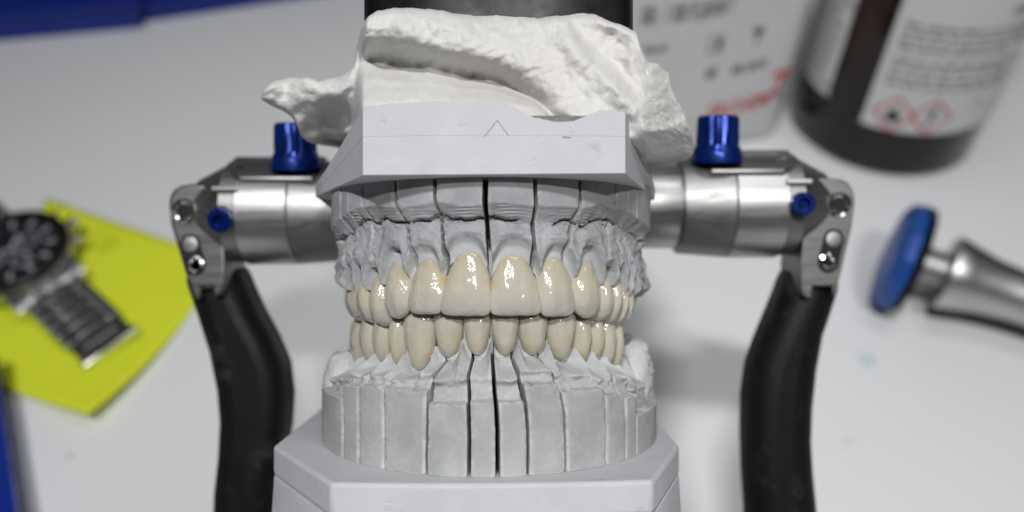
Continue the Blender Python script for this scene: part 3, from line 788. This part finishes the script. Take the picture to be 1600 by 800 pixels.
# ------------------------------------------------------------------ lime sticky note
def sheet():
    c = [desk_pt(74, 311), desk_pt(345, 404), desk_pt(150, 668), desk_pt(-75, 578)]
    o = (c[0] + c[1] + c[2] + c[3])/4
    mb = MB(); n = 26; v = []
    for i in range(n + 1):
        for j in range(n + 1):
            s, t = i/n, j/n
            p = lerp(lerp(c[0], c[1], s), lerp(c[3], c[2], s), t)
            # right edge bellies out and lifts, the near corner curls
            lift = 9.0*max(0, (s + t - 1.05)/.95)**2 + 2.0*sst(.55, 1, t)*(1 - s)
            q = 4*t*(1 - t); p = p + (c[1] - c[0]).normalized()*(9.0*q*max(0, s - .5)*2)*.55
            v.append(p - o + Vector((0, -lift*.9*0, .35 + lift + .2*nz(s*4, t*4))))
    mb.add(v, [(i*(n + 1) + j, i*(n + 1) + j + 1, (i + 1)*(n + 1) + j + 1, (i + 1)*(n + 1) + j) for i in range(n) for j in range(n)])
    return mb, o
smb, so = sheet()
note = smb.build('sticky_note', M['lime'], None, (0, 0, 0), smooth=180)
note.location = so*S
m = note.modifiers.new('thick', 'SOLIDIFY'); m.thickness = .0003; m.offset = -1
tag(note, 'lime yellow sticky note with curled corner under the wrist watch', 'note')
mb = MB()
for px, py, r in ((158, 372, 4.3), (172, 385, 3.0), (181, 378, 2.2), (160, 392, 2.0), (95, 322, 2.4)):
    p = desk_pt(px, py)
    mb.tube([(p.x + r*math.cos(t*.5)*(1 + .15*nz(t, px)) - so.x, p.y + r*math.sin(t*.5)*(1 + .15*nz(t, py)) - so.y, .62) for t in range(14)], .16, 4)
mb.build('pencil_doodle', M['pencil'], note)['kind'] = 'stuff'

# ------------------------------------------------------------------ wrist watch
wc = desk_pt(23, 398, 11)
wa = root_d('wrist_watch', (wc.x, wc.y, .6), math.radians(50), 'steel chronograph wrist watch with dark dial and folded bracelet', 'watch')
tiltw = Matrix.Rotation(math.radians(2), 3, 'X') @ Matrix.Rotation(math.radians(-3), 3, 'Y')
def wv(x, y, z): return (tiltw @ Vector((x, y, z - 6)))*1.2 + Vector((0, 0, 9))
def wb(mb, name, mat, parent=wa, **k):
    mb.v = [wv(*v) for v in mb.v]; return mb.build(name, M[mat], parent, **k)
mb = MB(); mb.lathe((0, 0, 0), (0, 0, 1), [(0, 17), (1, 19.5), (3, 21), (8, 21), (9.2, 20.4)], 64); case = wb(mb, 'case', 'link', smooth=35)
mb = MB(); mb.lathe((0, 0, 0), (0, 0, 1), [(9.0, 20.8), (10.6, 20.4), (11.6, 19.0), (11.7, 18.0), (10.6, 17.0), (9.4, 16.9)], 64); wb(mb, 'bezel', 'black_g', smooth=35)
mb = MB(); mb.lathe((0, 0, 0), (0, 0, 1), [(8.6, 17.2), (9.6, 17.2)], 48); dial = wb(mb, 'dial', 'dial')
for i in range(12):
    a = i*math.pi/6; mb = MB()
    mb.box((13.9*math.sin(a), 13.9*math.cos(a), 9.85), (1.5, 3.6, .4), Matrix.Rotation(-a, 3, 'Z')); wb(mb, 'hour_mark', 'silver_p', dial)
for (x, y, r) in ((-7, 0, 3.6), (7, 0, 3.6), (0, -7, 3.6)):
    mb = MB(); mb.lathe((x, y, 0), (0, 0, 1), [(9.55, r), (9.9, r), (9.9, r - .7), (9.55, r - .7)], 28); wb(mb, 'subdial', 'silver_p', dial)
for ang, L, w_ in ((50, 9.5, 1.3), (-65, 13.5, 1.0), (165, 14, .4)):
    mb = MB(); R_ = Matrix.Rotation(math.radians(-ang), 3, 'Z'); mb.box(R_ @ Vector((0, L/2 - 1.5, 10.2)), (w_, L, .3), R_); wb(mb, 'hand', 'silver_p', dial)
for y, r, L in ((0, 2.6, 4.2), (9.5, 1.5, 3.6), (-9.5, 1.5, 3.6)):
    mb = MB(); mb.lathe((math.sqrt(21*21 - y*y) - .8, y, 5.5), (1, 0, 0), [(0, r*.6), (1.6, r*.6), (1.7, r), (L + .6, r), (L + 1, r*.8)], 18); wb(mb, 'crown' if y == 0 else 'pusher', 'chrome', smooth=40)
for sy in (1, -1):
    for sx in (1, -1):
        mb = MB(); rings = []
        for yy, zz, hw, hh in ((14, 5.5, 2.0, 3.2), (19, 5.2, 1.9, 3.0), (23, 3.8, 1.7, 2.4), (25.5, 2.2, 1.4, 1.5)):
            rings.append([(sx*11.6 + a*hw, sy*yy, zz + b*hh) for a, b in ((-1, -1), (1, -1), (1, .7), (.6, 1), (-.6, 1), (-1, .7))])
        mb.loft(rings); wb(mb, 'lug', 'chrome', bevel=.4, smooth=40)
# end link and bracelet rows
mb = MB(); rings = []
for x in [-13.5 + i*27/12 for i in range(13)]:
    rings.append([(x, -19.4, 4), (x, -25.8, 2.4), (x, -25.8, 5.2), (x, -23, 6.9), (x, -20.4, 7.4)])
mb.loft(rings); wb(mb, 'end_link', 'bright', smooth=35)
def brac(sgn, count):
    for r in range(count):
        y0 = 25.8 + r*5.3; zz = 5.0 - .25*r if sgn < 0 else max(0.2, 5.4 - .9*r)
        for xc, w_ in ((-8.2, 5.0), (0.0, 11.0), (8.2, 5.0)):
            mb = MB(); mb.box((xc, sgn*(y0 + 2.55), zz - (.25 if xc else 0)), (w_, 5.05, 3.0)); wb(mb, 'bracelet_link', 'link', bevel=.35, smooth=40)
brac(-1, 5); brac(1, 2)
mb = MB(); mb.box((0, -58.2, 3.6), (19.5, 11.5, 3.6)); cl = wb(mb, 'clasp', 'link', bevel=.8, smooth=40)
mb = MB(); mb.box((0, -57.2, 5.6), (12.5, 2.6, .7)); wb(mb, 'clasp_bar', 'bright', cl, bevel=.3)
mb = MB(); mb.box((0, -63.6, 4.2), (21.5, 3.2, 3.8)); wb(mb, 'clasp_edge', 'bright', cl, bevel=.9, seg=3, smooth=40)
for x in (-8, 8):
    mb = MB(); mb.box((x*.9, -50, .8), (1.6, 22, 1.2)); wb(mb, 'folding_blade', 'link', cl)

# ------------------------------------------------------------------ blue plastic boxes at the edges
def blue_box(pa, pb, back, hgt, label, wall=3.0, flip=1):
    a, b = desk_pt(*pa), desk_pt(*pb); u = (b - a); L = u.length; ang = math.atan2(u.y, u.x)
    o = root_d('storage_box', a, ang, label, 'box', 'blue plastic boxes')
    W = back
    mb = MB(); mb.box((L/2, W/2, 1.5), (L - 1, W - 1, 3)); mb.build('bottom', M['blue_p'], o, bevel=.6)
    for c, s_ in (((L/2, wall/2, hgt/2), (L, wall, hgt)), ((L/2, W - wall/2, hgt/2), (L, wall, hgt)), ((wall/2, W/2, hgt/2), (wall, W - 2*wall - .4, hgt)), ((L - wall/2, W/2, hgt/2), (wall, W - 2*wall - .4, hgt))):
        mb = MB(); mb.box(c, s_); mb.build('wall', M['blue_p'], o, bevel=.8)
    mb = MB(); e = 3.0; z = hgt + .6
    ring = lambda k, zz: [(-k, -k, zz), (L + k, -k, zz), (L + k, W + k, zz), (-k, W + k, zz)]
    mb.loft([ring(e, z), ring(e, z + 3), ring(-wall, z + 3), ring(-wall, z), ring(e, z)], caps=False); mb.build('rim', M['blue_p'], o, bevel=.5)
    return o
blue_box((-260, 88), (226, 44), 120, 16, 'dark blue plastic box in the far left corner, nearer of two')
blue_box((232, 34), (640, -26), 110, 10, 'dark blue plastic box further back, mostly cut by the top edge')
blue_box((52, 900), (8, 600), 60, 14, 'blue plastic box cut off by the left edge below the note')

# ------------------------------------------------------------------ text helpers
def text_mesh(body, size, bold=.018):
    cu = bpy.data.curves.new('t', 'FONT'); cu.body = body; cu.size = size; cu.resolution_u = 2; cu.offset = bold*size
    o = bpy.data.objects.new('t', cu); col.objects.link(o)
    dg = bpy.context.evaluated_depsgraph_get(); me = o.evaluated_get(dg).to_mesh()
    vs = [v.co.copy() for v in me.vertices]; fs = [tuple(p.vertices) for p in me.polygons]
    o.evaluated_get(dg).to_mesh_clear(); bpy.data.objects.remove(o); bpy.data.curves.remove(cu)
    return vs, fs

# ------------------------------------------------------------------ white canister with printed label
psi = math.radians(15)
k0 = desk_pt(1224, 214)                     # near right foot of the canister
cb = root_d('white_canister', k0, psi, 'white plastic canister with red and black print behind the articulator', 'canister')
CW, CDp, CH, CR = 130.0, 78.0, 190.0, 13.0
def rr(x0, x1, y0, y1, r, z, n=8):
    pts = []
    for cx, cy, a0 in ((x1 - r, y0 + r, -90), (x1 - r, y1 - r, 0), (x0 + r, y1 - r, 90), (x0 + r, y0 + r, 180)):
        for i in range(n + 1):
            a = math.radians(a0 + 90*i/n); pts.append((cx + r*math.cos(a), cy + r*math.sin(a), z))
    return pts
mb = MB(); mb.loft([rr(-CW + g_, -g_, g_, CDp - g_, CR - g_*.4, z) for z, g_ in ((0, 4), (.8, 2), (3, .5), (6, 0), (CH, 0), (CH + 6, 6), (CH + 8, 20))])
mb.build('body', M['plastic_w'], cb, smooth=50)
mb = MB(); mb.lathe((-CW/2, CDp/2, CH + 8), (0, 0, 1), [(-2, 22), (14, 22), (16, 20)], 40); mb.build('cap', M['plastic_w'], cb, smooth=40)
mb = MB(); pts = [(-CW + 14, -.12, 26), (-13, -.12, 26), (-13, -.12, 170), (-CW + 14, -.12, 170)]
mb.prism(pts, (0, .3, 0)); lab = mb.build('label_or_blocker', M['paper'], cb)
Rz = Matrix.Rotation(-psi, 3, 'Z'); c0 = Vector((0, 0, H))
def on_face(px, py):                       # where a pixel's ray meets the front face, canister coordinates
    o = Rz @ (c0 - k0); d = Rz @ ray(px, py)
    t = (-.35 - o.y)/d.y; return o + d*t
def face_text(body, pa, pb, hgt, mat, name='print'):
    a, b = on_face(*pa), on_face(*pb)
    vs, fs = text_mesh(body, 10)
    w = max(v.x for v in vs) - min(v.x for v in vs); x0 = min(v.x for v in vs)
    mb = MB(); sx = (b.x - a.x)/w; sz = hgt/7.0
    mb.add([(a.x + (v.x - x0)*sx, -.35, a.z + (v.x - x0)*sx*(b.z - a.z)/(b.x - a.x) + v.y*sz) for v in vs], fs)
    mb.build(name, M[mat], lab)['kind'] = 'stuff'
face_text('P50 :  1 rijen D cement 1', (1003, 27), (1146, 7), 4.6, 'ink')
face_text('P90 :  1 rijen D gement 1', (1002, 42), (1142, 20), 4.6, 'ink')
face_text('inhoud', (1005, 85), (1041, 80), 4.6, 'ink')
face_text('88-2603', (1142, 117), (1197, 104), 4.8, 'ink')
face_text('ERCHEM', (1106, 187), (1200, 163), 8.6, 'red')
face_text('7', (1198, 152), (1226, 145), 15, 'red')
face_text('\u00b7', (1206, 166), (1214, 164), 14, 'ink')
def frame(px, py, w, h):
    p = on_face(px, py); mb = MB()
    for dx, dz, a, b in ((-w/2, 0, .5, h), (w/2, 0, .5, h), (0, -h/2, w, .5), (0, h/2, w, .5)): mb.box((p.x + dx, -.3, p.z + dz), (a, .2, b))
    mb.box((p.x + w*.22, -.3, p.z), (w*.3, .2, h*.7)); mb.build('print', M['ink'], lab)['kind'] = 'stuff'
frame(1119, 70, 7, 8)
def blot(px, py, pts, mat='ink'):
    p = on_face(px, py); mb = MB(); mb.prism([(p.x + a, -.35, p.z + b) for a, b in pts], (0, .2, 0)); mb.build('print', M[mat], lab)['kind'] = 'stuff'
blot(1184, 55, [(-1, -4), (1, -4), (.6, -1), (2.8, 1), (2.8, 4), (-2.6, 4), (-2.2, 1.4), (.2, .4)])
blot(1111, 112, [(-2.4, -3.5), (2.4, -3.5), (2.6, 2), (1.2, 4.4), (1.0, 0), (-1, 0), (-2.0, 2)])

# ------------------------------------------------------------------ amber bottle
bc = desk_pt(1373, 192); BR = 49.5
bo = root_d('amber_bottle', bc, 0, 'large dark amber glass bottle with white hazard labels', 'bottle')
def amber():
    m = N('amber_glass'); m.set(Base_Color=(1, 1, 1), Roughness=.04)
    m.b.inputs['Transmission Weight'].default_value = 1.0; m.b.inputs['IOR'].default_value = 1.42
    v = m.n('ShaderNodeVolumeAbsorption'); v.inputs['Color'].default_value = (.74, .60, .32, 1); v.inputs['Density'].default_value = 120
    m.l(v.outputs[0], m.t.nodes['Material Output'].inputs['Volume'])
    return m.m
M['amber'] = amber()
M['liquid'] = plain('dark_liquid', (.012, .008, .006), .2)
mb = MB(); mb.lathe((0, 0, 0), (0, 0, 1), [(0, BR - 8), (.4, BR - 4), (2.2, BR - 1.2), (5, BR), (150, BR), (165, BR - 6), (178, BR - 22), (186, 17), (210, 16)], 96)
mb.build('glass_body', M['amber'], bo, smooth=60)
mb = MB(); mb.lathe((0, 0, 205), (0, 0, 1), [(0, 20), (24, 20), (25, 18)], 40); mb.build('cap', M['black_g'], bo, smooth=40)
def on_bottle(px, py, r=BR):
    o = c0 - bc; d = ray(px, py)
    a = d.x**2 + d.y**2; b = 2*(o.x*d.x + o.y*d.y); c = o.x**2 + o.y**2 - r*r
    t = (-b - math.sqrt(max(0, b*b - 4*a*c)))/(2*a); p = o + d*t
    return math.atan2(p.x, -p.y), p.z          # angle from the side facing the viewer, height
def curved(a0, a1, z0, z1, r, n=24):
    mb = MB(); inn = []
    for rr_ in (r, r - .3):
        pass
    rings = []
    for i in range(n + 1):
        a = lerp(a0, a1, i/n)
        rings.append([(rr_*math.sin(a), -rr_*math.cos(a), z) for rr_, z in ((r, z0), (r, z1), (r - .3, z1), (r - .3, z0))])
    mb.loft(rings); return mb
aL, zL = on_bottle(1349, 192); aLt, zLt = on_bottle(1404, 5)
a_left = (aL + aLt)/2
label = curved(a_left, a_left + 2.15, zL, 150, BR + .25, 40).build('label_or_blocker', M['paper'], bo, smooth=60)
aR, zR = on_bottle(1293, 150); aR2, _ = on_bottle(1333, 10)
label2 = curved(aR - 1.3, aR, zR, 150, BR + .25, 30).build('label_or_blocker', M['paper'], bo, smooth=60)
curved(math.pi - 1.0, math.pi + .9, 62, 150, BR + .25, 30).build('label_or_blocker', M['paper'], bo, smooth=60)  # unseen rear sheet added to block light, darkens the upper glass
# window of amber light between the labels: the thin glass above the liquid
def text_lines(lab, z0, a0, a1, rows, lead, hgt, seed):
    rnd = random.Random(seed); mb = MB()
    for r in range(rows):
        z = z0 - r*lead; a = a0; end = a1 - (rnd.random()*.35 if r == rows - 1 else rnd.random()*.06)
        while a < end:
            w = rnd.uniform(.05, .16)
            k = max(2, int(w/.02)); x = a
            while x < a + w:
                g_ = rnd.uniform(.010, .017); hh = hgt*rnd.choice((.7, .7, .75, 1.0))
                p = [((BR + .4)*math.sin(q), -(BR + .4)*math.cos(q), zz) for q, zz in ((x, z), (x + g_, z), (x + g_, z + hh), (x, z + hh))]
                mb.add(p, [(0, 1, 2, 3)]); x += g_ + .007
            a += w + .035
    mb.build('print', M['grey_ink'], lab)['kind'] = 'stuff'
za = on_bottle(1430, 42)[1]; aa = a_left
text_lines(label, za, aa + .09, aa + 1.40, 4, 3.9, 2.5, 1)
zb_ = on_bottle(1415, 97)[1]; text_lines(label, zb_, aa + .09, aa + 1.35, 2, 3.9, 2.5, 2)
zc = on_bottle(1405, 122)[1]; text_lines(label, zc, aa + .09, aa + 1.30, 2, 3.9, 2.5, 3)
text_lines(label2, 95, aR - .75, aR - .1, 12, 6.4, 2.6, 4)
def bottle_poly(pts, mat, lab, rr_=BR + .42):
    mb = MB(); mb.add([(rr_*math.sin(a), -rr_*math.cos(a), z) for a, z in pts], [tuple(range(len(pts)))]); mb.build('print', M[mat], lab)
def diamond(px, py, r, lab):
    a, z = on_bottle(px, py); ra = r/BR
    mb = MB(); n = 6; o_, i_ = [], []
    for k, out in ((1.0, o_), (.84, i_)):
        cs = [(a, z - r*k), (a + ra*k, z), (a, z + r*k), (a - ra*k, z)]
        for q in range(4):
            for s_ in range(n):
                x = lerp(cs[q][0], cs[(q + 1) % 4][0], s_/n); y = lerp(cs[q][1], cs[(q + 1) % 4][1], s_/n)
                out.append(((BR + .42)*math.sin(x), -(BR + .42)*math.cos(x), y))
    mb.loft([o_, i_], caps=False); mb.build('hazard_frame', M['red'], lab)
    return a, z, ra
a, z, ra = diamond(1396, 178, 10.5, label)
bottle_poly([(a + x/BR, z + y) for x, y in ((-3.4, -4.4), (3.4, -4.4), (3.6, -1.2), (2.6, 1.2), (1.6, .6), (.8, 4.6), (-1.0, 2.2), (-2.4, 2.6), (-3.6, -1))], 'ink', label)
a, z, ra = diamond(1455, 183, 10.5, label)
bottle_poly([(a + x/BR, z + y) for x, y in ((-2.4, -5), (-1.2, -5), (.6, -1), (1.8, .4), (1.6, 4.4), (-.8, 4.6), (-1.0, .5))], 'ink', label)
def b_text(body, px, py, size, mat):
    vs, fs = text_mesh(body, size); a, z = on_bottle(px, py); r = BR + .45; mb = MB()
    mb.add([(r*math.sin(a + v.x/BR), -r*math.cos(a + v.x/BR), z + v.y) for v in vs], fs); mb.build('print', M[mat], label)['kind'] = 'stuff'
b_text('9', 1522, 162, 5, 'grey_ink'); b_text('CM', 1580, 24, 6, 'ink')

# ------------------------------------------------------------------ blue-headed steel pin lying on the desk
d1 = desk_pt(1400, 398, 24); d2 = desk_pt(1612, 470, 21)
pa = (d2 - d1).normalized(); po = Vector((d1.x, d1.y, 0))
pn = root_d('articulator_pin', po, 0, 'silver flared pin with a blue faceted disc head lying on the desk', 'pin')
c = d1 - po
mb = MB(); mb.lathe(c, pa, [(-3.4, 15.5), (-2.8, 19.5), (-.2, 23.4), (3.4, 24.4), (5.2, 23.6)], 14); mb.build('disc_head', M['blue_k'], pn, smooth=20, bevel=.5)
mb = MB(); mb.lathe(c, pa, [(5.4, 24.2), (8.5, 23), (9.5, 17)], 12); mb.build('disc_back', M['black'], pn, smooth=20)
mb = MB(); mb.lathe(c, pa, [(9, 7.5), (22, 7.5)], 32); mb.build('neck', M['steel_d'], pn, smooth=40)
mb = MB(); mb.lathe(c, pa, [(20, 13.5), (20.6, 15.6), (22.5, 16), (28, 14.6), (38, 12.2), (50, 10.8), (64, 10.6), (80, 11.4), (96, 11.6), (97, 11)], 48); mb.build('handle', M['steel'], pn, smooth=40)
